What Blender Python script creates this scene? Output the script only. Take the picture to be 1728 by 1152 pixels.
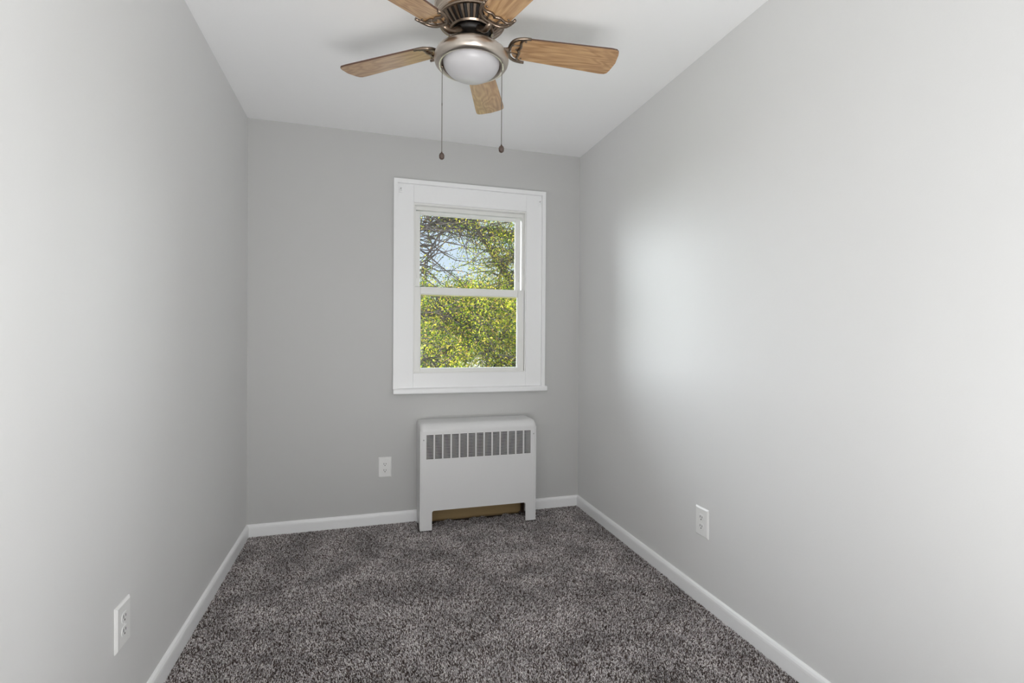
import bpy, bmesh, math, random
import numpy as np
from mathutils import Vector, Matrix
random.seed(7)
PI = math.pi
for o in list(bpy.data.objects): bpy.data.objects.remove(o)
scene = bpy.context.scene
C = scene.collection

# ------------------------------------------------------------------ room measures (metres)
W, D, H = 2.099, 3.205, 2.44          # width, camera to window wall, height
YB = -0.40                            # wall behind the camera
FAN = (1.010, 1.697)

# ------------------------------------------------------------------ camera
cam = bpy.data.cameras.new('camera'); co = bpy.data.objects.new('camera', cam); C.objects.link(co)
cam.sensor_width = 36; cam.lens = 835.966 / 1728 * 36; cam.clip_start = 0.02; cam.clip_end = 300
r = Vector((0.95887, -0.28377, 0.0063)).normalized()
f = Vector((0.28381, 0.95886, -0.00689)).normalized()
u = r.cross(f).normalized(); r = f.cross(u)
M = Matrix((r, u, -f)).transposed().to_4x4(); M.translation = Vector((0.6607, 0, 1.1709))
co.matrix_world = M
scene.camera = co

# ------------------------------------------------------------------ world, sun, lights, exposure
scene.view_settings.view_transform = 'Standard'; scene.view_settings.look = 'None'
scene.view_settings.exposure = 0.0; scene.view_settings.gamma = 1.0
scene.view_settings.use_curve_mapping = False
scene.cycles.max_bounces = 12; scene.cycles.diffuse_bounces = 6; scene.cycles.transparent_max_bounces = 16

world = bpy.data.worlds.new('sky'); scene.world = world; world.use_nodes = True
nt = world.node_tree; nt.nodes.clear()
wo = nt.nodes.new('ShaderNodeOutputWorld'); bg = nt.nodes.new('ShaderNodeBackground')
tc = nt.nodes.new('ShaderNodeTexCoord'); sx = nt.nodes.new('ShaderNodeSeparateXYZ')
cr = nt.nodes.new('ShaderNodeValToRGB')
cr.color_ramp.elements[0].position = 0.0; cr.color_ramp.elements[0].color = (0.80, 0.90, 0.99, 1)
cr.color_ramp.elements[1].position = 0.55; cr.color_ramp.elements[1].color = (0.40, 0.62, 0.98, 1)
nt.links.new(tc.outputs['Generated'], sx.inputs[0]); nt.links.new(sx.outputs['Z'], cr.inputs[0])
nt.links.new(cr.outputs[0], bg.inputs[0]); bg.inputs[1].default_value = 1.05
nt.links.new(bg.outputs[0], wo.inputs[0])

def sun(name, direction, strength, angle, color=(1, 1, 1)):
    l = bpy.data.lights.new(name, 'SUN'); l.energy = strength; l.angle = math.radians(angle); l.color = color
    o = bpy.data.objects.new(name, l); C.objects.link(o)
    o.rotation_euler = Vector(direction).to_track_quat('-Z', 'Y').to_euler(); o.location = (0, -10, 20)
    return o
def area(name, loc, direction, sx_, sy_, power, color=(1, 1, 1)):
    l = bpy.data.lights.new(name, 'AREA'); l.shape = 'RECTANGLE'; l.size = sx_; l.size_y = sy_
    l.energy = power; l.color = color
    o = bpy.data.objects.new(name, l); C.objects.link(o); o.location = loc
    o.rotation_euler = Vector(direction).to_track_quat('-Z', 'Y').to_euler()
    return o
sun('sun', (0.45, 0.75, -0.75), 5.0, 0.6, (1, 0.93, 0.80))
sun('skylight_west', (0.72, -0.68, -0.08), 14.0, 100, (0.92, 0.96, 1))     # bright hazy sky left of the tree
sun('skylight_far_west', (0.94, -0.34, -0.08), 11.0, 90, (0.92, 0.96, 1))
sun('skylight_east', (-0.94, -0.34, -0.08), 8.0, 84, (0.95, 0.97, 1))    # and right of it
area('fill_low', (0.85, -0.22, 0.35), (0.0, 0.45, 1), 1.3, 0.3, 31, (1, 1, 1))  # added fill, aimed up at the ceiling
area('fill_high', (0.80, -0.22, 1.0), (-0.1, 0.50, 1), 1.2, 0.3, 2.5, (1, 1, 1))   # unseen fill lamps added behind the camera to brighten the room
area('fill_side', (0.90, -0.15, 1.4), (-1, 1, 0.2), 0.4, 0.9, 7, (1, 1, 0.99))  # added fill toward the left wall

# ------------------------------------------------------------------ materials
def mat(name, col=(.8, .8, .8), rough=.5, metal=0, coat=0, spec=.5):
    m = bpy.data.materials.new(name); m.use_nodes = True
    b = m.node_tree.nodes['Principled BSDF']
    b.inputs['Base Color'].default_value = (*col, 1); b.inputs['Roughness'].default_value = rough
    b.inputs['Metallic'].default_value = metal; b.inputs['Coat Weight'].default_value = coat
    b.inputs['Specular IOR Level'].default_value = spec
    return m
def bump_noise(m, layers, coord='Object'):
    """layers: list of (scale vector, strength distance, detail)"""
    t = m.node_tree; b = t.nodes['Principled BSDF']; tc = t.nodes.new('ShaderNodeTexCoord'); prev = None
    for sc, dist, det in layers:
        mp = t.nodes.new('ShaderNodeMapping'); mp.inputs['Scale'].default_value = sc
        n = t.nodes.new('ShaderNodeTexNoise'); n.inputs['Scale'].default_value = 1; n.inputs['Detail'].default_value = det
        bp = t.nodes.new('ShaderNodeBump'); bp.inputs['Strength'].default_value = 1; bp.inputs['Distance'].default_value = dist
        t.links.new(tc.outputs[coord], mp.inputs[0]); t.links.new(mp.outputs[0], n.inputs['Vector'])
        t.links.new(n.outputs['Fac'], bp.inputs['Height'])
        if prev: t.links.new(prev.outputs[0], bp.inputs['Normal'])
        prev = bp
    t.links.new(prev.outputs[0], b.inputs['Normal'])
    return m
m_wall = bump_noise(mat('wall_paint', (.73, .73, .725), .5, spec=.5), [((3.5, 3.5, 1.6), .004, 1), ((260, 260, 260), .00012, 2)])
m_wall_shaded = bump_noise(mat('wall_paint_shaded', (.55, .55, .542), .5), [((3.5, 3.5, 1.6), .003, 1), ((260, 260, 260), .00012, 2)])  # side wall paint darkened: the weaker light on this wall is in the colour
m_ceil = bump_noise(mat('ceiling_paint', (.94, .94, .945), .75), [((120, 120, 120), .00015, 2)])
m_trim = bump_noise(mat('trim_paint', (.90, .905, .91), .32), [((14, 14, 14), .0012, 3)])
m_vinyl = mat('white_vinyl', (.84, .84, .82), .35)
m_gasket = mat('gasket', (.25, .25, .24), .7)
m_plate = mat('white_plastic', (.84, .84, .83), .3)
m_slot = mat('outlet_slot', (.03, .03, .03), .6)
m_screw = mat('screw_metal', (.55, .54, .52), .35, .9)
m_rad = bump_noise(mat('radiator_enamel', (.73, .73, .73), .32, spec=.6), [((9, 9, 9), .001, 2)])
m_dark = mat('dark_interior', (.018, .015, .012), .9)
m_fin = mat('dusty_fins', (.12, .11, .10), .6, .5)
m_tan = mat('bare_tan_wood', (.36, .25, .12), .8)
m_brass = mat('antique_nickel', (.52, .44, .36), .24, 1)
m_bronze = mat('dark_bronze', (.25, .195, .15), .28, 1)
m_chrome = mat('bright_rim', (.56, .50, .44), .28, 1)
m_black = mat('black_metal', (.012, .01, .009), .5)
m_bowl = mat('frosted_glass', (.54, .53, .54), .38, coat=.1)
m_chain = mat('chain_metal', (.17, .15, .13), .35, 1)
m_fob = mat('dark_wood_fob', (.07, .045, .035), .4)
m_ext = mat('house_siding', (.7, .68, .64), .8)

def wood_mat():
    m = mat('maple_wood', (.5, .3, .15), .30, coat=.5); m.node_tree.nodes['Principled BSDF'].inputs['Coat Roughness'].default_value = .22
    t = m.node_tree; b = t.nodes['Principled BSDF']; tc = t.nodes.new('ShaderNodeTexCoord')
    mp = t.nodes.new('ShaderNodeMapping'); mp.inputs['Scale'].default_value = (3.2, 14, 4)
    oi = t.nodes.new('ShaderNodeObjectInfo'); ad = t.nodes.new('ShaderNodeVectorMath'); ad.operation = 'ADD'
    cb = t.nodes.new('ShaderNodeCombineXYZ'); mu = t.nodes.new('ShaderNodeMath'); mu.operation = 'MULTIPLY'; mu.inputs[1].default_value = 37
    t.links.new(oi.outputs['Random'], mu.inputs[0]); t.links.new(mu.outputs[0], cb.inputs[2])
    t.links.new(tc.outputs['Object'], mp.inputs[0]); t.links.new(mp.outputs[0], ad.inputs[0]); t.links.new(cb.outputs[0], ad.inputs[1])
    n1 = t.nodes.new('ShaderNodeTexNoise'); n1.inputs['Scale'].default_value = 1.0; n1.inputs['Detail'].default_value = 2; n1.inputs['Distortion'].default_value = .6
    t.links.new(ad.outputs[0], n1.inputs['Vector'])
    m1 = t.nodes.new('ShaderNodeMath'); m1.operation = 'MULTIPLY'; m1.inputs[1].default_value = 60
    sn = t.nodes.new('ShaderNodeMath'); sn.operation = 'SINE'
    t.links.new(n1.outputs['Fac'], m1.inputs[0]); t.links.new(m1.outputs[0], sn.inputs[0])
    n2 = t.nodes.new('ShaderNodeTexNoise'); n2.inputs['Scale'].default_value = 1.0; n2.inputs['Detail'].default_value = 4
    mp2 = t.nodes.new('ShaderNodeMapping'); mp2.inputs['Scale'].default_value = (9, 120, 20)
    t.links.new(tc.outputs['Object'], mp2.inputs[0]); t.links.new(mp2.outputs[0], n2.inputs['Vector'])
    mm = t.nodes.new('ShaderNodeMath'); mm.operation = 'MULTIPLY_ADD'; mm.inputs[1].default_value = .16
    t.links.new(sn.outputs[0], mm.inputs[0]); t.links.new(n2.outputs['Fac'], mm.inputs[2])
    cr = t.nodes.new('ShaderNodeValToRGB')
    cr.color_ramp.elements[0].position = .22; cr.color_ramp.elements[0].color = (.33, .175, .075, 1)
    cr.color_ramp.elements[1].position = .80; cr.color_ramp.elements[1].color = (.56, .35, .175, 1)
    t.links.new(mm.outputs[0], cr.inputs[0]); t.links.new(cr.outputs[0], b.inputs['Base Color'])
    return m
m_wood = wood_mat()
m_edge = mat('blade_edge', (.10, .05, .03), .4)

def island_mat(name, stops, rough=.9, noise=None, transl=0.0):
    """colour picked at random for each tuft or leaf"""
    m = mat(name, rough=rough, spec=.15); t = m.node_tree; b = t.nodes['Principled BSDF']
    g = t.nodes.new('ShaderNodeNewGeometry'); cr = t.nodes.new('ShaderNodeValToRGB')
    cr.color_ramp.interpolation = 'LINEAR'
    e = cr.color_ramp.elements
    while len(e) > 1: e.remove(e[-1])
    e[0].position = stops[0][0]; e[0].color = (*stops[0][1], 1)
    for p, c in stops[1:]:
        k = e.new(p); k.color = (*c, 1)
    t.links.new(g.outputs['Random Per Island'], cr.inputs[0]); out = cr.outputs[0]
    if noise:
        sc, lo, hi = noise
        n = t.nodes.new('ShaderNodeTexNoise'); n.inputs['Scale'].default_value = sc; n.inputs['Detail'].default_value = 3
        tcn = t.nodes.new('ShaderNodeTexCoord'); t.links.new(tcn.outputs['Object'], n.inputs['Vector'])
        mr = t.nodes.new('ShaderNodeMapRange'); mr.inputs['From Min'].default_value = .35; mr.inputs['From Max'].default_value = .65
        mr.inputs['To Min'].default_value = lo; mr.inputs['To Max'].default_value = hi
        t.links.new(n.outputs['Fac'], mr.inputs[0])
        vm = t.nodes.new('ShaderNodeVectorMath'); vm.operation = 'SCALE'
        t.links.new(out, vm.inputs[0]); t.links.new(mr.outputs[0], vm.inputs['Scale']); out = vm.outputs[0]
    t.links.new(out, b.inputs['Base Color'])
    if transl > 0:
        tr = t.nodes.new('ShaderNodeBsdfTranslucent'); mx = t.nodes.new('ShaderNodeMixShader'); mx.inputs[0].default_value = transl
        t.links.new(out, tr.inputs[0]); t.links.new(b.outputs[0], mx.inputs[1]); t.links.new(tr.outputs[0], mx.inputs[2])
        t.links.new(mx.outputs[0], t.nodes['Material Output'].inputs[0])
    return m
m_pile = island_mat('carpet_yarn', [(0, (.05, .036, .032)), (.32, (.16, .125, .115)), (.55, (.44, .40, .405)), (.8, (.74, .71, .72)), (.95, (.92, .88, .86)), (1, (.94, .90, .86))], .95, (5, .78, 1.25))
m_backing = mat('carpet_backing', (.08, .065, .06), 1)

def glass_mat():
    m = bpy.data.materials.new('window_glass'); m.use_nodes = True; t = m.node_tree; t.nodes.clear()
    o = t.nodes.new('ShaderNodeOutputMaterial'); tr = t.nodes.new('ShaderNodeBsdfTransparent'); tr.inputs[0].default_value = (.97, .98, .97, 1)
    gl = t.nodes.new('ShaderNodeBsdfGlossy'); gl.inputs['Roughness'].default_value = .02
    fr = t.nodes.new('ShaderNodeFresnel'); fr.inputs[0].default_value = 1.45; mx = t.nodes.new('ShaderNodeMixShader')
    t.links.new(fr.outputs[0], mx.inputs[0]); t.links.new(tr.outputs[0], mx.inputs[1]); t.links.new(gl.outputs[0], mx.inputs[2])
    t.links.new(mx.outputs[0], o.inputs[0]); return m
m_glass = glass_mat()

# ------------------------------------------------------------------ mesh helpers
def link_mesh(name, bm, mats, parent=None, smooth=False, bevel=0, seg=2, recalc=True):
    if recalc: bmesh.ops.recalc_face_normals(bm, faces=bm.faces)
    me = bpy.data.meshes.new(name); bm.to_mesh(me); bm.free()
    for m in (mats if isinstance(mats, (list, tuple)) else [mats]): me.materials.append(m)
    o = bpy.data.objects.new(name, me); C.objects.link(o)
    if parent: o.parent = parent
    if smooth:
        for p in me.polygons: p.use_smooth = True
    if bevel:
        md = o.modifiers.new('bevel', 'BEVEL'); md.width = bevel; md.segments = seg; md.limit_method = 'ANGLE'; md.angle_limit = math.radians(40)
        for p in me.polygons: p.use_smooth = True
        wn = o.modifiers.new('wn', 'WEIGHTED_NORMAL'); wn.keep_sharp = False
    return o
def box(bm, x0, x1, y0, y1, z0, z1, mi=0):
    vs = [bm.verts.new(p) for p in ((x0,y0,z0),(x1,y0,z0),(x1,y1,z0),(x0,y1,z0),(x0,y0,z1),(x1,y0,z1),(x1,y1,z1),(x0,y1,z1))]
    for q in ((0,3,2,1),(4,5,6,7),(0,1,5,4),(1,2,6,5),(2,3,7,6),(3,0,4,7)):
        fc = bm.faces.new([vs[i] for i in q]); fc.material_index = mi
def prism(bm, poly, axis, a, b, mi=0):
    """poly: 2D outline; axis: 'x','y','z' extrusion from a to b"""
    def P(p, t):
        return {'x': (t, p[0], p[1]), 'y': (p[0], t, p[1]), 'z': (p[0], p[1], t)}[axis]
    A = [bm.verts.new(P(p, a)) for p in poly]; B = [bm.verts.new(P(p, b)) for p in poly]; n = len(poly)
    f1 = bm.faces.new(A); f2 = bm.faces.new(B[::-1]); f1.material_index = f2.material_index = mi
    for i in range(n):
        q = bm.faces.new((A[i], B[i], B[(i+1) % n], A[(i+1) % n])); q.material_index = mi
def lathe(bm, prof, seg=64, c=(0, 0), mi=0, cap=False):
    rings = []
    for r_, z in prof:
        if r_ < 1e-6: rings.append([bm.verts.new((c[0], c[1], z))])
        else: rings.append([bm.verts.new((c[0] + r_*math.cos(2*PI*i/seg), c[1] + r_*math.sin(2*PI*i/seg), z)) for i in range(seg)])
    for a, b in zip(rings[:-1], rings[1:]):
        for i in range(seg):
            j = (i+1) % seg
            if len(a) == 1 and len(b) == 1: continue
            if len(a) == 1: q = bm.faces.new((a[0], b[i], b[j]))
            elif len(b) == 1: q = bm.faces.new((a[i], b[0], a[j]))
            else: q = bm.faces.new((a[i], b[i], b[j], a[j]))
            q.material_index = mi
    if cap:
        for rg in (rings[0], rings[-1]):
            if len(rg) > 1: bm.faces.new(rg)
def tube(bm, pts, rad, seg=8, flat=1.0, mi=0, closed_ends=True):
    """tube along points; rad float or list; flat squashes along local up"""
    pts = [Vector(p) for p in pts]; n = len(pts); rings = []
    for i, p in enumerate(pts):
        t = (pts[min(i+1, n-1)] - pts[max(i-1, 0)]).normalized()
        up = Vector((0, 0, 1)) if abs(t.z) < .9 else Vector((0, 1, 0))
        s = t.cross(up).normalized(); w = s.cross(t).normalized()
        rr = rad[i] if isinstance(rad, (list, tuple)) else rad
        rings.append([bm.verts.new(p + s*rr*math.cos(2*PI*k/seg) + w*rr*flat*math.sin(2*PI*k/seg)) for k in range(seg)])
    for a, b in zip(rings[:-1], rings[1:]):
        for k in range(seg):
            q = bm.faces.new((a[k], b[k], b[(k+1) % seg], a[(k+1) % seg])); q.material_index = mi
    if closed_ends:
        for rg in (rings[0], rings[-1]):
            q = bm.faces.new(rg); q.material_index = mi
def empty(name, loc, label=None, cat=None, group=None):
    o = bpy.data.objects.new(name, None); C.objects.link(o); o.location = loc; o.empty_display_size = .05
    if label: o['label'] = label
    if cat: o['category'] = cat
    if group: o['group'] = group
    return o
def struct(o): o['kind'] = 'structure'; return o

# ------------------------------------------------------------------ room shell
WX0, WX1, WZ0, WZ1 = .952, 1.703, .944, 2.028      # window opening
bm = bmesh.new()
T = .10
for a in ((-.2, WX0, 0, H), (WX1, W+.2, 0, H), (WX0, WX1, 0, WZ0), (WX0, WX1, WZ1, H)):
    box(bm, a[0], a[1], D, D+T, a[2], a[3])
struct(link_mesh('wall_front', bm, m_wall_shaded))
bm = bmesh.new(); box(bm, -.15, 0, YB-2, D, -.1, H); struct(link_mesh('wall_left', bm, m_wall))
bm = bmesh.new(); box(bm, W, W+.15, YB-2, D, -.1, H); struct(link_mesh('wall_right', bm, m_wall))
bm = bmesh.new()                                    # wall behind the camera with an open doorway
box(bm, 0, .30, YB-.12, YB, 0, H); box(bm, 1.15, W, YB-.12, YB, 0, H); box(bm, .30, 1.15, YB-.12, YB, 2.05, H)
struct(link_mesh('wall_back', bm, m_wall))
bm = bmesh.new(); box(bm, 0, W, YB-2-.12, YB-2, 0, H); struct(link_mesh('wall_hall', bm, m_wall))
bm = bmesh.new(); box(bm, -.2, W+.2, YB-2.2, D+T, H, H+.2); struct(link_mesh('ceiling', bm, m_ceil))
bm = bmesh.new(); box(bm, -.2, W+.2, YB-2.2, D+T, -.12, -.012); struct(link_mesh('floor', bm, m_backing))

# baseboards: profile (offset from wall, height)
prof = [(0, -.012), (.0135, -.012), (.0135, .050), (.0125, .058), (.009, .066), (.004, .0705), (0, .0715)]
def baseboard(name, parts):
    bm = bmesh.new()
    for kind, a, b in parts:
        if kind == 'L': prism(bm, [(x, z) for x, z in prof], 'y', a, b)
        if kind == 'R': prism(bm, [(W-x, z) for x, z in prof], 'y', a, b)
        if kind == 'F': prism(bm, [(D-x, z) for x, z in prof], 'x', a, b)
        if kind == 'B': prism(bm, [(YB+x, z) for x, z in prof], 'x', a, b)
    o = struct(link_mesh(name, bm, m_trim, smooth=False))
    return o
baseboard('baseboard_left', [('L', YB, D)])
baseboard('baseboard_right', [('R', YB, D)])
baseboard('baseboard_front', [('F', 0, 1.0), ('F', 1.70, W)])
baseboard('baseboard_back', [('B', 0, .24), ('B', 1.21, W)])
# bare tan strip where the baseboard stops behind the radiator
bm = bmesh.new(); box(bm, 1.0, 1.70, D-.010, D, -.012, .090)
struct(link_mesh('trim_1', bm, m_tan))
# ------------------------------------------------------------------ carpet
def carpet():
    rng = np.random.default_rng(3)
    s = .0037
    xs = np.arange(.0145, W-.0135, s); ys = np.arange(YB+.01, D-.012, s)
    X, Y = np.meshgrid(xs, ys); X = X.ravel(); Y = Y.ravel(); n = len(X)
    X = X + rng.uniform(-.5, .5, n)*s; Y = Y + rng.uniform(-.5, .5, n)*s
    keep = ~((X > 1.03) & (X < 1.66) & (Y > D-.055-.02*np.sin(X*31)-.012*np.sin(X*83+1)))      # carpet stops short under the radiator
    for a, b in ((.974, 1.056), (1.643, 1.721)): keep &= ~((X > a) & (X < b) & (Y > 3.000) & (Y < 3.024))
    for a, b in ((.974, .987), (1.708, 1.721)): keep &= ~((X > a) & (X < b) & (Y > 3.000))
    X, Y = X[keep], Y[keep]; n = len(X)
    # smooth lean field: foot and vacuum marks
    lx = np.zeros(n); ly = np.zeros(n)
    for _ in range(26):
        k = rng.normal(0, 1, 2)*rng.choice([6, 14, 24]); ph = rng.uniform(0, 6.28, 2); a = rng.uniform(.4, 1)/ (1+np.hypot(*k)/14)
        lx += a*np.sin(k[0]*X+k[1]*Y+ph[0]); ly += a*np.sin(k[0]*X+k[1]*Y+ph[1])
    h = rng.uniform(.0065, .0098, n); wd = rng.uniform(.0016, .0026, n)
    lean = .0011
    tx = X + lx*lean + rng.normal(0, .0015, n); ty = Y + ly*lean + rng.normal(0, .0015, n)
    a0 = rng.uniform(0, 6.28, n)
    V = np.zeros((n, 6, 3)); zb = -.006
    for k in range(3):
        a = a0 + k*2*np.pi/3
        V[:, k, 0] = X + np.cos(a)*wd*.8; V[:, k, 1] = Y + np.sin(a)*wd*.8; V[:, k, 2] = zb
        V[:, 3+k, 0] = tx + np.cos(a+.5)*wd*.75; V[:, 3+k, 1] = ty + np.sin(a+.5)*wd*.75; V[:, 3+k, 2] = zb + h*(1-.12*k)
    base = (np.arange(n)*6)[:, None]
    quads = np.stack([base+np.array([[0, 1, 4, 3]]), base+np.array([[1, 2, 5, 4]]), base+np.array([[2, 0, 3, 5]])], 1).reshape(n*3, 4)
    tris = (base+np.array([[3, 4, 5]]))
    me = bpy.data.meshes.new('carpet_pile')
    nl = n*12 + n*3; npoly = n*4
    me.vertices.add(n*6); me.vertices.foreach_set('co', V.ravel())
    me.loops.add(nl); me.loops.foreach_set('vertex_index', np.concatenate([quads.ravel(), tris.ravel()]).astype(np.int32))
    me.polygons.add(npoly)
    ls = np.concatenate([np.arange(n*3)*4, n*12+np.arange(n)*3]).astype(np.int32)
    me.polygons.foreach_set('loop_start', ls)
    me.update(calc_edges=True); me.validate()
    me.materials.append(m_pile)
    o = bpy.data.objects.new('carpet_pile', me); C.objects.link(o)
    o['kind'] = 'stuff'; o['label'] = 'speckled brown and grey frieze carpet pile covering the floor'; o['category'] = 'carpet'
carpet()

# ------------------------------------------------------------------ window
win = struct(empty('window_1', (0, 0, 0)))
def frame(bm, x0, x1, z0, z1, y0, y1, l, rr, b, t):
    box(bm, x0, x0+l, y0, y1, z0, z1); box(bm, x1-rr, x1, y0, y1, z0, z1)
    box(bm, x0+l, x1-rr, y0, y1, z0, z0+b); box(bm, x0+l, x1-rr, y0, y1, z1-t, z1)
CX0, CX1, CZ0, CZ1 = .8275, 1.836, .846, 2.166
bm = bmesh.new(); frame(bm, CX0, CX1, CZ0, CZ1, D-.030, D+.001, .024, .024, 0.0005, .026)
link_mesh('casing_moulding', bm, m_trim, win, bevel=.004)
bm = bmesh.new(); frame(bm, CX0+.02, CX1-.02, CZ0, CZ1-.02, D-.010, D+.03, WX0-CX0-.02, CX1-.02-WX1, WZ0-CZ0, CZ1-.02-WZ1)
link_mesh('casing_board', bm, m_trim, win, bevel=.002)
bm = bmesh.new(); prism(bm, [(D+.0, .812), (D-.034, .812), (D-.040, .818), (D-.040, .840), (D-.034, .847), (D, .850)], 'x', .829, 1.851)
link_mesh('window_sill', bm, m_trim, win, bevel=.002)
# vinyl jamb liner lining the opening
bm = bmesh.new(); frame(bm, WX0, WX1, WZ0, WZ1, D-.004, D+.085, .007, .007, .006, .012)
frame(bm, WX0+.006, WX1-.006, WZ0+.005, WZ1-.01, D+.032, D+.085, .012, .012, .010, .026)
frame(bm, WX0+.016, WX1-.016, WZ0+.013, WZ1-.034, D+.068, D+.085, .010, .010, .014, .012)
link_mesh('jamb_liner', bm, m_vinyl, win, bevel=.0012)
for nm, x0, x1, z0, z1, y0, y1, l, rr, b, t in (
        ('lower_sash', .958, 1.694, .946, 1.496, D+.004, D+.030, .040, .045, .025, .046),
        ('upper_sash', .967, 1.676, 1.452, 1.985, D+.036, D+.064, .028, .034, .040, .017)):
    bm = bmesh.new(); frame(bm, x0, x1, z0, z1, y0, y1, l, rr, b, t)
    s = link_mesh(nm, bm, m_vinyl, win, bevel=.003)
    bm = bmesh.new(); ym = (y0+y1)/2
    box(bm, x0+l-.004, x1-rr+.004, ym-.002, ym+.002, z0+b-.004, z1-t+.004)
    link_mesh('glass_pane', bm, m_glass, s)
    bm = bmesh.new(); frame(bm, x0+l, x1-rr, z0+b, z1-t, ym-.004, ym+.006, .0025, .0025, .0025, .0025)
    link_mesh('glazing_bead', bm, mat('glazing_bead', (.80, .80, .77), .5), s)
# tilt latches on the upper sash edges
bm = bmesh.new()
for x in (.974, 1.660): box(bm, x, x+.010, D+.030, D+.037, 1.555, 1.600)
link_mesh('sash_latch', bm, m_vinyl, win, bevel=.001)
# exterior insect screen track frame
bm = bmesh.new(); frame(bm, WX0+.02, WX1-.02, WZ0+.01, 1.457, D+.083, D+.090, .012, .012, .014, .012)
link_mesh('screen_frame', bm, mat('screen_frame', (.22, .20, .05), .6), win)

# curtain bracket remnants on the casing
def bracket(x, z, label):
    e = empty('curtain_bracket', (x, D-.012, z), label, 'bracket', 'curtain brackets on the window casing')
    bm = bmesh.new(); box(bm, -.009, .009, -.004, .002, -.018, .018)
    link_mesh('bracket_plate', bm, m_trim, e, bevel=.001)
    bm = bmesh.new(); tube(bm, [(0, 0, .006), (0, -.014, .006), (0, -.020, -.002), (0, -.018, -.010)], .004, 8)
    link_mesh('bracket_hook', bm, m_trim, e, smooth=True)
bracket(.870, 2.098, 'small painted-over curtain bracket in the top left corner of the window casing')
bracket(1.796, 2.092, 'small painted-over curtain bracket in the top right corner of the window casing')

# ------------------------------------------------------------------ radiator cover (convector)
RX0, RX1, RY, RZ = .979, 1.716, 3.005, .644
rad = empty('convector_radiator', ((RX0+RX1)/2, D-.1, .0042), 'light grey metal convector radiator with slotted grille standing under the window', 'radiator')
ox, oy = rad.location.x, rad.location.y
def rb(bm):   # shift into the thing's own frame
    bmesh.ops.translate(bm, verts=bm.verts, vec=(-ox, -oy, 0)); return bm
ct = .117; GX0, GX1, GZ0, GZ1 = 1.012, 1.683, .431, .578
def arc(cx, cz, rr, a0, a1, n=8): return [(cx+rr*math.cos(math.radians(a0+(a1-a0)*i/n)), cz+rr*math.sin(math.radians(a0+(a1-a0)*i/n))) for i in range(n+1)]
bm = bmesh.new()
# front sheet: U shaped outline with two feet, split round the grille
R_ = .022
zt = RZ-.045
prism(bm, [(RX0, .0), (1.052, .0), (1.052, ct-.012)] + [(1.052+.012*(1-math.cos(t)), ct-.012+.012*math.sin(t)) for t in (.5, 1.1, PI/2)] +
      [(1.647-.012*(1-math.cos(t)), ct-.012+.012*math.sin(t)) for t in (PI/2, 1.1, .5)] + [(1.647, ct-.012), (1.647, 0), (RX1, 0), (RX1, GZ0), (RX0, GZ0)], 'y', RY, RY+.003)
box(bm, RX0, GX0, RY, RY+.003, GZ0, GZ1); box(bm, GX1, RX1, RY, RY+.003, GZ0, GZ1)
box(bm, RX0, RX1, RY, RY+.003, GZ1, zt)
bmesh.ops.remove_doubles(bm, verts=bm.verts, dist=1e-5)
link_mesh('front_panel', rb(bm), m_rad, rad)
# rounded hood: profile swept along x, ends rounded down
def hood():
    bm = bmesh.new(); n = 14; rr = .045; rx = .030
    def section(x, k):      # k 0..1 shrink for the rounded end
        pts = [(RY-.0015+k*rx*.5, RZ-rr-.002)]
        for i in range(9):
            a = i/8*PI/2; pts.append((RY-.0015+k*rx*.5+rr-rr*math.cos(a), RZ-rr+(rr-k*rx*.6)*math.sin(a)))
        pts.append((D-.002, RZ-k*rx*.6)); pts.append((D-.002, RZ-rr-.002))
        return [bm.verts.new((x, y, z)) for y, z in pts]
    secs = []
    for i in range(7):
        a = i/6*PI/2; secs.append(section(RX0-.001+rx*(1-math.cos(a))*.8, 1-math.sin(a)))
    for i in range(7):
        a = (6-i)/6*PI/2; secs.append(section(RX1+.001-rx*(1-math.cos(a))*.8, 1-math.sin(a)))
    for A, B in zip(secs[:-1], secs[1:]):
        m = len(A)
        for j in range(m): bm.faces.new((A[j], B[j], B[(j+1) % m], A[(j+1) % m]))
    bm.faces.new(secs[0]); bm.faces.new(secs[-1]); return bm
o = link_mesh('top_hood', rb(hood()), m_rad, rad, smooth=True)
md = o.modifiers.new('es', 'EDGE_SPLIT'); md.split_angle = math.radians(55)
for xs in ((RX0, RX0+.003), (RX1-.003, RX1)):
    bm = bmesh.new(); prism(bm, [(RY+.001, .0), (RY+.05, .0), (RY+.07, .02), (D-.03, .02), (D-.002, .05), (D-.002, RZ-.04), (RY+.001, RZ-.04)], 'x', *xs)
    link_mesh('side_panel', rb(bm), m_rad, rad)
# vertical rounded front corners
for sx_, xc in ((1, RX0), (-1, RX1)):
    bm = bmesh.new(); pts = [(xc+sx_*(.012-.0125*math.cos(a)), RY+.012-.0135*math.sin(a)) for a in [PI/2*i/6 for i in range(7)]] + [(xc+sx_*.012, RY+.004), (xc+sx_*.003, RY+.012)]
    prism(bm, pts, 'z', .003, RZ-.046); link_mesh('corner_post', rb(bm), m_rad, rad)
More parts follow.
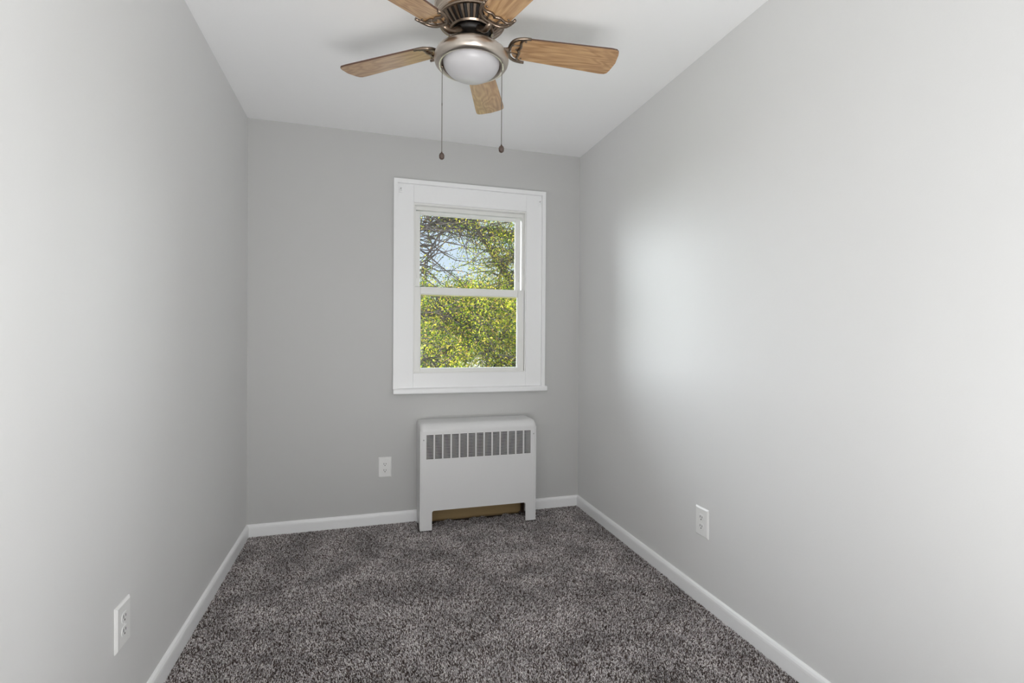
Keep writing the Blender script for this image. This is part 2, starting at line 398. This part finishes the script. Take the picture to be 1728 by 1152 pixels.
# grille: 13 columns of thin slots
bm = bmesh.new(); nc, nr = 13, 20; pw = (GX1-GX0)/nc; gap = .0085
for i in range(nc+1):
    x = GX0+i*pw; box(bm, max(GX0, x-gap/2), min(GX1, x+gap/2), RY, RY+.003, GZ0, GZ1)
ph = (GZ1-GZ0)/nr
for i in range(nr+1):
    z = GZ0+i*ph; box(bm, GX0, GX1, RY+.0002, RY+.0028, max(GZ0, z-ph*.15), min(GZ1, z+ph*.15))
link_mesh('vent_grille', rb(bm), m_rad, rad)
for x, z in ((1.000, .548), (1.699, .555)):
    bm = bmesh.new(); bmesh.ops.create_uvsphere(bm, u_segments=12, v_segments=8, radius=.0042)
    for v in bm.verts: v.co = Vector((v.co.x+x, v.co.y*.6+RY-.001, v.co.z+z))
    link_mesh('screw', rb(bm), mat('painted_screw', (.42, .42, .42), .4), rad, smooth=True)
bm = bmesh.new(); box(bm, RX0+.01, RX1-.01, D-.018, D-.012, .105, RZ-.05); link_mesh('back_plate', rb(bm), m_dark, rad)
bm = bmesh.new()
for i in range(88):
    x = RX0+.05+i*.0073; box(bm, x, x+.0008, RY+.05, D-.04, .15, .235)
for y in (RY+.085, RY+.13): tube(bm, [(RX0+.03, y, .192), (RX1-.03, y, .192)], .011, 10)
link_mesh('heating_element', rb(bm), m_fin, rad)
m_pipe = mat('old_pipe', (.09, .06, .04), .6, .6)
for x in (RX0+.05, RX1-.05):
    bm = bmesh.new(); tube(bm, [(x, RY+.13, .19), (x, RY+.13, .012)], .012, 10)
    link_mesh('supply_pipe', rb(bm), m_pipe, rad, smooth=True)


# ------------------------------------------------------------------ wall outlets
def outlet(loc, rotz, label, w=.084, h=.128):
    e = empty('wall_outlet', loc, label, 'outlet', 'duplex wall outlets'); e.rotation_euler = (0, 0, rotz)
    bm = bmesh.new(); d = .0065; b = .006      # plate faces -Y, bevelled edges
    A = [bm.verts.new(p) for p in ((-w/2, 0, -h/2), (w/2, 0, -h/2), (w/2, 0, h/2), (-w/2, 0, h/2))]
    A2 = [bm.verts.new(p) for p in ((-w/2, -.002, -h/2), (w/2, -.002, -h/2), (w/2, -.002, h/2), (-w/2, -.002, h/2))]
    B = [bm.verts.new(p) for p in ((-w/2+b, -d, -h/2+b), (w/2-b, -d, -h/2+b), (w/2-b, -d, h/2-b), (-w/2+b, -d, h/2-b))]
    bm.faces.new(B); bm.faces.new(A[::-1])
    for P_, Q in ((A, A2), (A2, B)):
        for i in range(4): bm.faces.new((P_[i], P_[(i+1) % 4], Q[(i+1) % 4], Q[i]))
    link_mesh('cover_plate', bm, m_plate, e)
    for s in (1, -1):
        zc = s*.0195
        bm = bmesh.new(); ol = []
        for i in range(28):
            a = 2*PI*i/28; ol.append((.0172*math.cos(a), zc + max(-.0138, min(.0138, .0172*math.sin(a)))))
        prism(bm, ol, 'y', -d-.0012, -d+.001)
        rc = link_mesh('receptacle', bm, m_plate, e, bevel=.0005)
        for nm, x, wz, hz in (('slot', -.0064, .0014, .0046), ('slot', .0064, .0014, .0038)):
            bm = bmesh.new(); box(bm, x-wz, x+wz, -d-.0015, -d-.0010, zc+.003-hz, zc+.003+hz); link_mesh('slot', bm, m_slot, rc)
        bm = bmesh.new(); prism(bm, [(.0029*math.cos(2*PI*i/12), zc-.0075+.0029*math.sin(2*PI*i/12)) for i in range(12)], 'y', -d-.0015, -d-.001)
        link_mesh('ground_hole', bm, m_slot, rc)
    bm = bmesh.new(); prism(bm, [(.0028*math.cos(2*PI*i/12), .0028*math.sin(2*PI*i/12)) for i in range(12)], 'y', -d-.0010, -d+.001)
    link_mesh('plate_screw', bm, m_plate, e)
outlet((.7817, D, .3555), 0, 'white duplex outlet on the window wall, left of the radiator', .079)
outlet((W, 1.862, .361), -PI/2, 'white duplex outlet low on the right wall', .086)
outlet((0, 1.657, .352), PI/2, 'white duplex outlet low on the left wall near the camera', .086)

# ------------------------------------------------------------------ ceiling fan
fan = empty('ceiling_fan', (FAN[0], FAN[1], H), 'brass-toned five-blade flush ceiling fan with maple blades and a frosted light bowl', 'ceiling fan')
Z = lambda z: z - H
def fl(prof): return [(r_, Z(z)) for r_, z in prof]
bm = bmesh.new()
lathe(bm, fl([(0, 2.44), (.132, 2.44), (.134, 2.43), (.128, 2.415), (.126, 2.36), (.127, 2.32), (.130, 2.305), (.128, 2.297), (.120, 2.290), (.118, 2.282), (.120, 2.276), (.120, 2.270), (.114, 2.266), (.108, 2.266), (0, 2.275)]))
link_mesh('motor_housing', bm, m_brass, fan, smooth=True)
# vented skirt: ring, ribs, ring over a dark liner
bm = bmesh.new()
lathe(bm, fl([(.110, 2.268), (.117, 2.264), (.116, 2.259), (.110, 2.258), (.108, 2.262)]), mi=0)
lathe(bm, fl([(.072, 2.236), (.078, 2.232), (.074, 2.227), (.068, 2.228), (.068, 2.234), (.072, 2.236)]), mi=0)
lathe(bm, fl([(.109, 2.264), (.070, 2.236), (.0, 2.240)]), mi=1)
nrib = 30
for i in range(nrib):
    a = 2*PI*i/nrib; ca, sa = math.cos(a), math.sin(a)
    secs = []
    for rr, z, hw in ((.113, 2.262, .0072), (.096, 2.247, .0056), (.074, 2.231, .0036)):
        secs.append([bm.verts.new((rr*ca - s*hw*sa, rr*sa + s*hw*ca, Z(z+dz))) for s, dz in ((-1, .004), (-.7, -.001), (.7, -.001), (1, .004))])
    for A, B in zip(secs[:-1], secs[1:]):
        for j in range(4): bm.faces.new((A[j], B[j], B[(j+1) % 4], A[(j+1) % 4]))
link_mesh('vent_skirt', bm, [m_bronze, m_black], fan, smooth=False)
bm = bmesh.new(); lathe(bm, fl([(0, 2.232), (.060, 2.232), (.062, 2.228), (.060, 2.216), (.050, 2.212), (0, 2.212)]))
link_mesh('flywheel', bm, m_black, fan, smooth=True)
bm = bmesh.new(); lathe(bm, fl([(0, 2.214), (.030, 2.214), (.031, 2.196), (.040, 2.194), (.043, 2.190), (.043, 2.172), (.040, 2.166), (0, 2.166)]))
o = link_mesh('switch_housing', bm, m_brass, fan, smooth=True); o.modifiers.new('es', 'EDGE_SPLIT').split_angle = math.radians(50)
bm = bmesh.new()
lathe(bm, fl([(0, 2.176), (.040, 2.176), (.052, 2.173), (.075, 2.170), (.098, 2.166), (.113, 2.160), (.123, 2.151), (.128, 2.141), (.129, 2.131), (.126, 2.121), (.120, 2.114), (.113, 2.110), (.108, 2.110), (.1045, 2.1125), (.102, 2.118), (.1005, 2.132), (0, 2.136)]), 96)
link_mesh('light_fitter', bm, m_chrome, fan, smooth=True)
bm = bmesh.new(); lathe(bm, fl([(.0985, 2.132)] + [(.0985*math.cos(a), 2.128-.062*math.sin(a)) for a in [PI/2*i/16 for i in range(16)]] + [(0, 2.066)]), 96)
link_mesh('glass_bowl', bm, m_bowl, fan, smooth=True)

def blade_outline(n=10):
    R0, R1, w0, w1 = .142, .533, .049, .063
    L = []
    # root: half round matching the bracket
    for i in range(n+1):
        a = PI/2 + PI*i/n
        L.append((R0+.040 + .040*math.cos(a), w0*math.sin(a)))
    c = .022
    L += [(R1-c-.012, -w1)] + [(R1-c + c*math.sin(t), -w1+c-c*math.cos(t)) for t in (.4, .9, PI/2)]
    L += [(R1+.006, 0)]
    L += [(R1-c + c*math.sin(t), w1-c+c*math.cos(t)) for t in (PI/2, .9, .4)] + [(R1-c-.012, w1)]
    return L
bm = bmesh.new(); prism(bm, blade_outline(), 'z', 0, .006)
for fc in bm.faces:
    if abs(fc.normal.z) < .5: fc.material_index = 1
blade0 = link_mesh('fan_blade', bm, [m_wood, m_edge])
for p in blade0.data.polygons: p.material_index = 0 if abs(p.normal.z) > .5 else 1
def bracket_bm():
    """crescent of raised bars under the blade root, with two struts, and the arm to the flywheel (not pitched)"""
    bm = bmesh.new(); z = -.003
    outer = []
    for i in range(25):
        t = -1 + 2*i/24
        v = .056*math.sin(t*PI/2*1.0); uu = .134 + .066*abs(t)**2.6
        outer.append((uu, v*1.0, z))
    inner = []
    for i in range(25):
        t = -1 + 2*i/24; at = abs(t)
        uu = .172 - .010*math.exp(-(at/.10)**2) + .004*math.cos(at*PI*2.0) + .026*at**3.5
        inner.append((uu, .056*math.sin(t*PI/2), z))
    inner[0] = outer[0]; inner[-1] = outer[-1]
    rr = [.0030+.0012*(1-abs(-1+2*i/24)) for i in range(25)]
    tube(bm, outer, [x*1.6 for x in rr], 8, 1.0); tube(bm, inner, [x*1.2 for x in rr], 8, 1.1)
    for s in (-1, 1):
        tube(bm, [(.136, s*.016, z), (.152, s*.018, z), (.173, s*.022, z)], .0026, 8, 1.1)
    return bm
def arm_bm():
    bm = bmesh.new()
    tube(bm, [(.050, 0, .022), (.062, 0, .018), (.074, 0, .008), (.088, 0, -.004), (.104, 0, -.010), (.120, 0, -.009), (.136, 0, -.004)],
         [.012, .013, .012, .0105, .010, .0095, .008], 12, .8)
    return bm
brk0 = link_mesh('blade_bracket', bracket_bm(), m_bronze, blade0, smooth=True)
def disc_screw(x, y):
    bm = bmesh.new()
    if 1:
        for v in bmesh.ops.create_uvsphere(bm, u_segments=10, v_segments=6, radius=.004)['verts']: v.co = Vector((v.co.x+x, v.co.y+y, v.co.z*.6-.002))
    return bm
scr0 = [link_mesh('bracket_screw', disc_screw(x, y), m_bronze, blade0, smooth=True) for x, y in ((.160, 0), (.185, .040), (.185, -.040))]
arm0 = link_mesh('blade_arm', arm_bm(), m_bronze, fan, smooth=True)
blade0.parent = fan
PH = math.radians(-3.1085)
for i in range(5):
    if i: 
        b = blade0.copy(); C.objects.link(b); b.parent = fan
        for ch in (brk0, *scr0):
            c_ = ch.copy(); C.objects.link(c_); c_.parent = b
        a = arm0.copy(); C.objects.link(a); a.parent = fan
    else: b, a = blade0, arm0
    m = Matrix.Translation((0, 0, Z(2.195))) @ Matrix.Rotation(PH + i*2*PI/5, 4, 'Z')
    b.matrix_local = m @ Matrix.Rotation(math.radians(-10.3), 4, 'X'); a.matrix_local = m
# pull chains on the light fitter
def pull_chain(dx, dy, z0, z1, coup):
    bm = bmesh.new(); z = z0
    while z > z1+.024:
        rr = .0019
        if coup and abs(z-coup) < .0035: rr = .0024
        vs = bmesh.ops.create_icosphere(bm, subdivisions=1, radius=rr)['verts']
        for v in vs: v.co += Vector((dx, dy, Z(z)))
        z -= .0040
    tube(bm, [(dx, dy, Z(z0)), (dx, dy, Z(z1+.02))], .0005, 5)
    ch = link_mesh('pull_chain', bm, m_chain, fan, smooth=True)
    bm = bmesh.new(); lathe(bm, [(0, Z(z1+.028)), (.0022, Z(z1+.027)), (.003, Z(z1+.023)), (.0072, Z(z1+.020)), (.0095, Z(z1+.013)), (.0085, Z(z1+.004)), (.004, Z(z1)), (0, Z(z1))], 16, (dx, dy))
    link_mesh('pendant', bm, m_fob, ch, smooth=True)
    bm = bmesh.new(); lathe(bm, [(0, Z(z0+.007)), (.0035, Z(z0+.007)), (.0045, Z(z0)), (.003, Z(z0-.004)), (0, Z(z0-.004))], 12, (dx, dy))
    link_mesh('chain_socket', bm, m_bronze, ch, smooth=True)
pull_chain(-.0965, .035, 2.114, 1.792, 1.985)
pull_chain(.092, -.064, 2.116, 1.802, None)

# ------------------------------------------------------------------ outside
GZ = -3.0
bm = bmesh.new(); prism(bm, [(D+T, .10), (D+T, .34), (D+2.3, .02), (D+2.3, -.12), (D+2.2, -.12), (D+2.2, -.02)], 'x', -2.6, 4.6)
struct(link_mesh('bounce_slab', bm, mat('bounce_white', (.80, .80, .78), .7)))   # pale slab added out of view under the sill to bounce daylight inside
bm = bmesh.new(); box(bm, -60, 70, D+T+.02, 120, GZ-.2, GZ); struct(link_mesh('ground', bm, bump_noise(mat('lawn', (.22, .27, .10), 1), [((2, 2, 2), .05, 3)])))

def leaf_mesh(name, P, size, m, parent, rng):
    n = len(P)
    A = rng.normal(0, 1, (n, 3)); A /= np.linalg.norm(A, axis=1)[:, None]
    B = rng.normal(0, 1, (n, 3)); B -= (A*B).sum(1)[:, None]*A; B /= np.linalg.norm(B, axis=1)[:, None]
    s = size*rng.uniform(.6, 1.3, n)[:, None]
    N = np.cross(A, B)
    V = np.stack([P-A*s, P+B*s*.42-N*s*.1, P+A*s, P-B*s*.42-N*s*.1], 1).reshape(-1, 3)
    me = bpy.data.meshes.new(name); me.vertices.add(4*n); me.vertices.foreach_set('co', V.ravel())
    me.loops.add(4*n); me.loops.foreach_set('vertex_index', np.arange(4*n, dtype=np.int32))
    me.polygons.add(n); me.polygons.foreach_set('loop_start', np.arange(0, 4*n, 4, dtype=np.int32))
    me.update(calc_edges=True); me.materials.append(m)
    o = bpy.data.objects.new(name, me); C.objects.link(o); o.parent = parent
    return o
m_leaf = island_mat('leaf_yellow_green', [(0, (.012, .03, .004)), (.25, (.08, .17, .006)), (.5, (.32, .40, .012)), (.8, (.66, .62, .05)), (1, (.62, .36, .14))], .6, (1.6, .5, 1.35), .25)
m_leaf_far = island_mat('leaf_far', [(0, (.06, .10, .05)), (.5, (.14, .18, .08)), (1, (.25, .24, .13))], .8, None, .3)
m_bark = bump_noise(mat('bark', (.075, .06, .055), .9), [((30, 30, 8), .01, 4)])

def smooth_path(pts, n=6):
    P = [Vector(p) for p in pts]; out = []
    for i in range(len(P)-1):
        p0, p1, p2, p3 = P[max(i-1, 0)], P[i], P[i+1], P[min(i+2, len(P)-1)]
        for k in range(n):
            t = k/n; out.append(.5*((2*p1)+(p2-p0)*t+(2*p0-5*p1+4*p2-p3)*t*t+(3*p1-p0-3*p2+p3)*t**3))
    out.append(P[-1]); return out
def tree(name, base, label, cat, limbs, r0, leaf_n, leaf_size, lm, seed, group, clip=None, spread=.28, twigs=6, keepz=None):
    rng = np.random.default_rng(seed); random.seed(seed)
    e = empty(name, base, label, cat, group); B = Vector(base)
    bm = bmesh.new(); tips = []
    for pts, ra, rb_ in limbs:
        pp = smooth_path(pts); n = len(pp)
        tube(bm, [p-B for p in pp], [ra+(rb_-ra)*i/(n-1) for i in range(n)], 7)
        for i in range(2, n):
            for _ in range(twigs):
                if ra > .1 and i < n*.6: continue
                d = Vector(rng.normal(0, 1, 3)); d.z = d.z*.5+.1; d.normalize(); L = rng.uniform(.35, 1.1)*(1.0 if ra < .1 else 1.2)
                q = [pp[i]]; v = d.copy()
                for k in range(4):
                    v = (v + Vector(rng.normal(0, .22, 3)) - Vector((0, 0, .05))).normalized(); q.append(q[-1]+v*L/4)
                tube(bm, [x-B for x in q], [.011, .009, .006, .004, .002], 4, closed_ends=False)
                tips += [(q[k], q[k+1]) for k in range(1, 4)]
    link_mesh('branches', bm, m_bark, e, smooth=True, recalc=False)
    tips = [t for t in tips if keepz is None or keepz(t[1], rng)]
    T0 = np.array([t[0][:] for t in tips]); T1 = np.array([t[1][:] for t in tips])
    k = rng.integers(0, len(tips), leaf_n); f_ = rng.uniform(0, 1, leaf_n)[:, None]
    P = T0[k]*(1-f_)+T1[k]*f_+rng.normal(0, spread*.35, (leaf_n, 3)) - np.array(base)
    leaf_mesh('foliage', P, leaf_size, lm, e, rng)
    return e
# near tree: trunk at the right, limbs reaching across the window, drooping skirts below
limbs = [
 ([(4.6, 9.2, GZ), (4.5, 9.1, -1.2), (4.1, 8.9, .4), (3.75, 8.8, 1.5)], .24, .15),
 ([(3.75, 8.8, 1.5), (3.2, 8.5, 2.1), (2.75, 8.3, 2.65), (2.4, 8.1, 3.05), (2.0, 7.9, 3.35), (1.5, 7.7, 3.6)], .085, .02),
 ([(2.42, 8.1, 3.03), (2.1, 7.9, 3.02), (1.7, 7.7, 2.95), (1.35, 7.5, 2.75), (.9, 7.4, 2.62)], .035, .012),
 ([(1.9, 7.8, 3.0), (1.6, 7.6, 2.5), (1.45, 7.5, 2.1)], .018, .006),
 ([(2.45, 8.1, 3.0), (2.9, 8.3, 3.02), (3.5, 8.5, 2.85), (4.2, 8.7, 2.7)], .045, .02),
 ([(2.3, 8.1, 3.1), (1.7, 8.0, 3.15), (1.1, 8.0, 3.2), (.4, 8.0, 3.2)], .03, .01),
 ([(3.75, 8.8, 1.5), (4.0, 8.6, 2.6), (3.7, 8.3, 3.6), (3.0, 8.1, 4.4)], .08, .02),
 ([(3.75, 8.8, 1.5), (3.0, 8.3, 1.7), (2.4, 8.0, 1.95), (1.8, 7.8, 1.8)], .045, .015),
 ([(3.9, 8.8, 1.0), (3.1, 8.1, 1.25), (2.3, 7.7, 1.1), (1.5, 7.5, .8), (.9, 7.4, .5)], .05, .012),
 ([(4.1, 8.9, .4), (3.2, 8.0, .75), (2.4, 7.6, .45), (1.6, 7.4, .2), (.8, 7.4, .2)], .05, .012),
 ([(4.2, 8.9, 0), (3.4, 8.1, .2), (2.6, 7.6, .1), (1.9, 7.4, .5), (1.3, 7.2, 1.2)], .04, .01),
 ([(3.0, 8.2, 1.5), (2.8, 8.0, 2.2), (3.1, 7.9, 2.6)], .03, .01),
 ([(4.2, 8.9, .1), (3.9, 8.2, .5), (3.3, 7.7, .7), (2.6, 7.5, .9), (2.2, 7.4, 1.3)], .04, .01),
 ([(4.1, 8.9, .4), (3.8, 8.3, 1.0), (3.2, 7.8, 1.4), (2.7, 7.6, 1.7), (2.2, 7.5, 1.6)], .04, .01),
 ([(2.5, 7.6, .9), (2.1, 7.4, 1.3), (1.8, 7.3, 1.55), (1.4, 7.2, 1.5)], .02, .006),
]
def kz(p, rng):
    # thinner crown toward the upper left, where the sky shows
    if p.z > 2.0: return rng.uniform() < (.12 + .40*min(1, max(0, (p.x-1.7)/1.4)))*(1.0 if p.z > 2.3 else 1.5)
    if p.x < 2.0: return rng.uniform() < .55
    return True
tree('leafy_tree', (4.6, 9.2, GZ), 'sunlit yellow-green tree with spreading limbs close outside the window', 'tree', limbs, .2, 95000, .020, m_leaf, 11, 'trees outside the window', keepz=kz)
# farther trees
for k, (x, y, h_, lab) in enumerate(((3.0, 20, 5.6, 'hazy grey-green tree far outside, seen at the left of the upper sash'),
                                     (9.0, 24, 6.0, 'grey-green tree far outside behind the limbs of the near tree'))):
    lb = [([(x, y, GZ), (x+.1, y, GZ+h_*.6), (x, y, GZ+h_)], .22, .06)]
    for j in range(7):
        a = j*2.4+k; zz = GZ+h_*(.45+.08*j); lb.append(([(x, y, zz), (x+1.1*math.cos(a), y+1.1*math.sin(a), zz+.7), (x+1.7*math.cos(a), y+1.7*math.sin(a), zz+1.2)], .07, .02))
    tree('distant_tree', (x, y, GZ), lab, 'tree', lb, .2, 9000, .10, m_leaf_far, 20+k, 'trees outside the window', spread=.6, twigs=3)
# neighbouring house beyond the trees
hs = empty('neighbour_house', (6, 32, GZ), 'pale neighbouring house with a grey roof beyond the trees', 'house')
bm = bmesh.new(); box(bm, -9, 9, 0, 7, 0, 5.2); link_mesh('house_wall', bm, m_ext, hs)
bm = bmesh.new(); prism(bm, [(-.5, 5.2), (3.5, 6.6), (7.5, 5.2)], 'x', -9.4, 9.4); link_mesh('roof', bm, mat('shingles', (.25, .25, .27), .9), hs)
for i in range(6):
    for z in (1.0, 3.4):
        x = -7.5+i*2.8
        bm = bmesh.new(); frame(bm, x, x+1.1, z, z+1.3, -.06, .04, .08, .08, .08, .08); wf = link_mesh('window_frame', bm, m_vinyl, hs)
        bm = bmesh.new(); box(bm, x+.08, x+1.02, -.03, -.01, z+.08, z+1.22); link_mesh('pane', bm, mat('dark_pane', (.10, .13, .17), .1), wf)
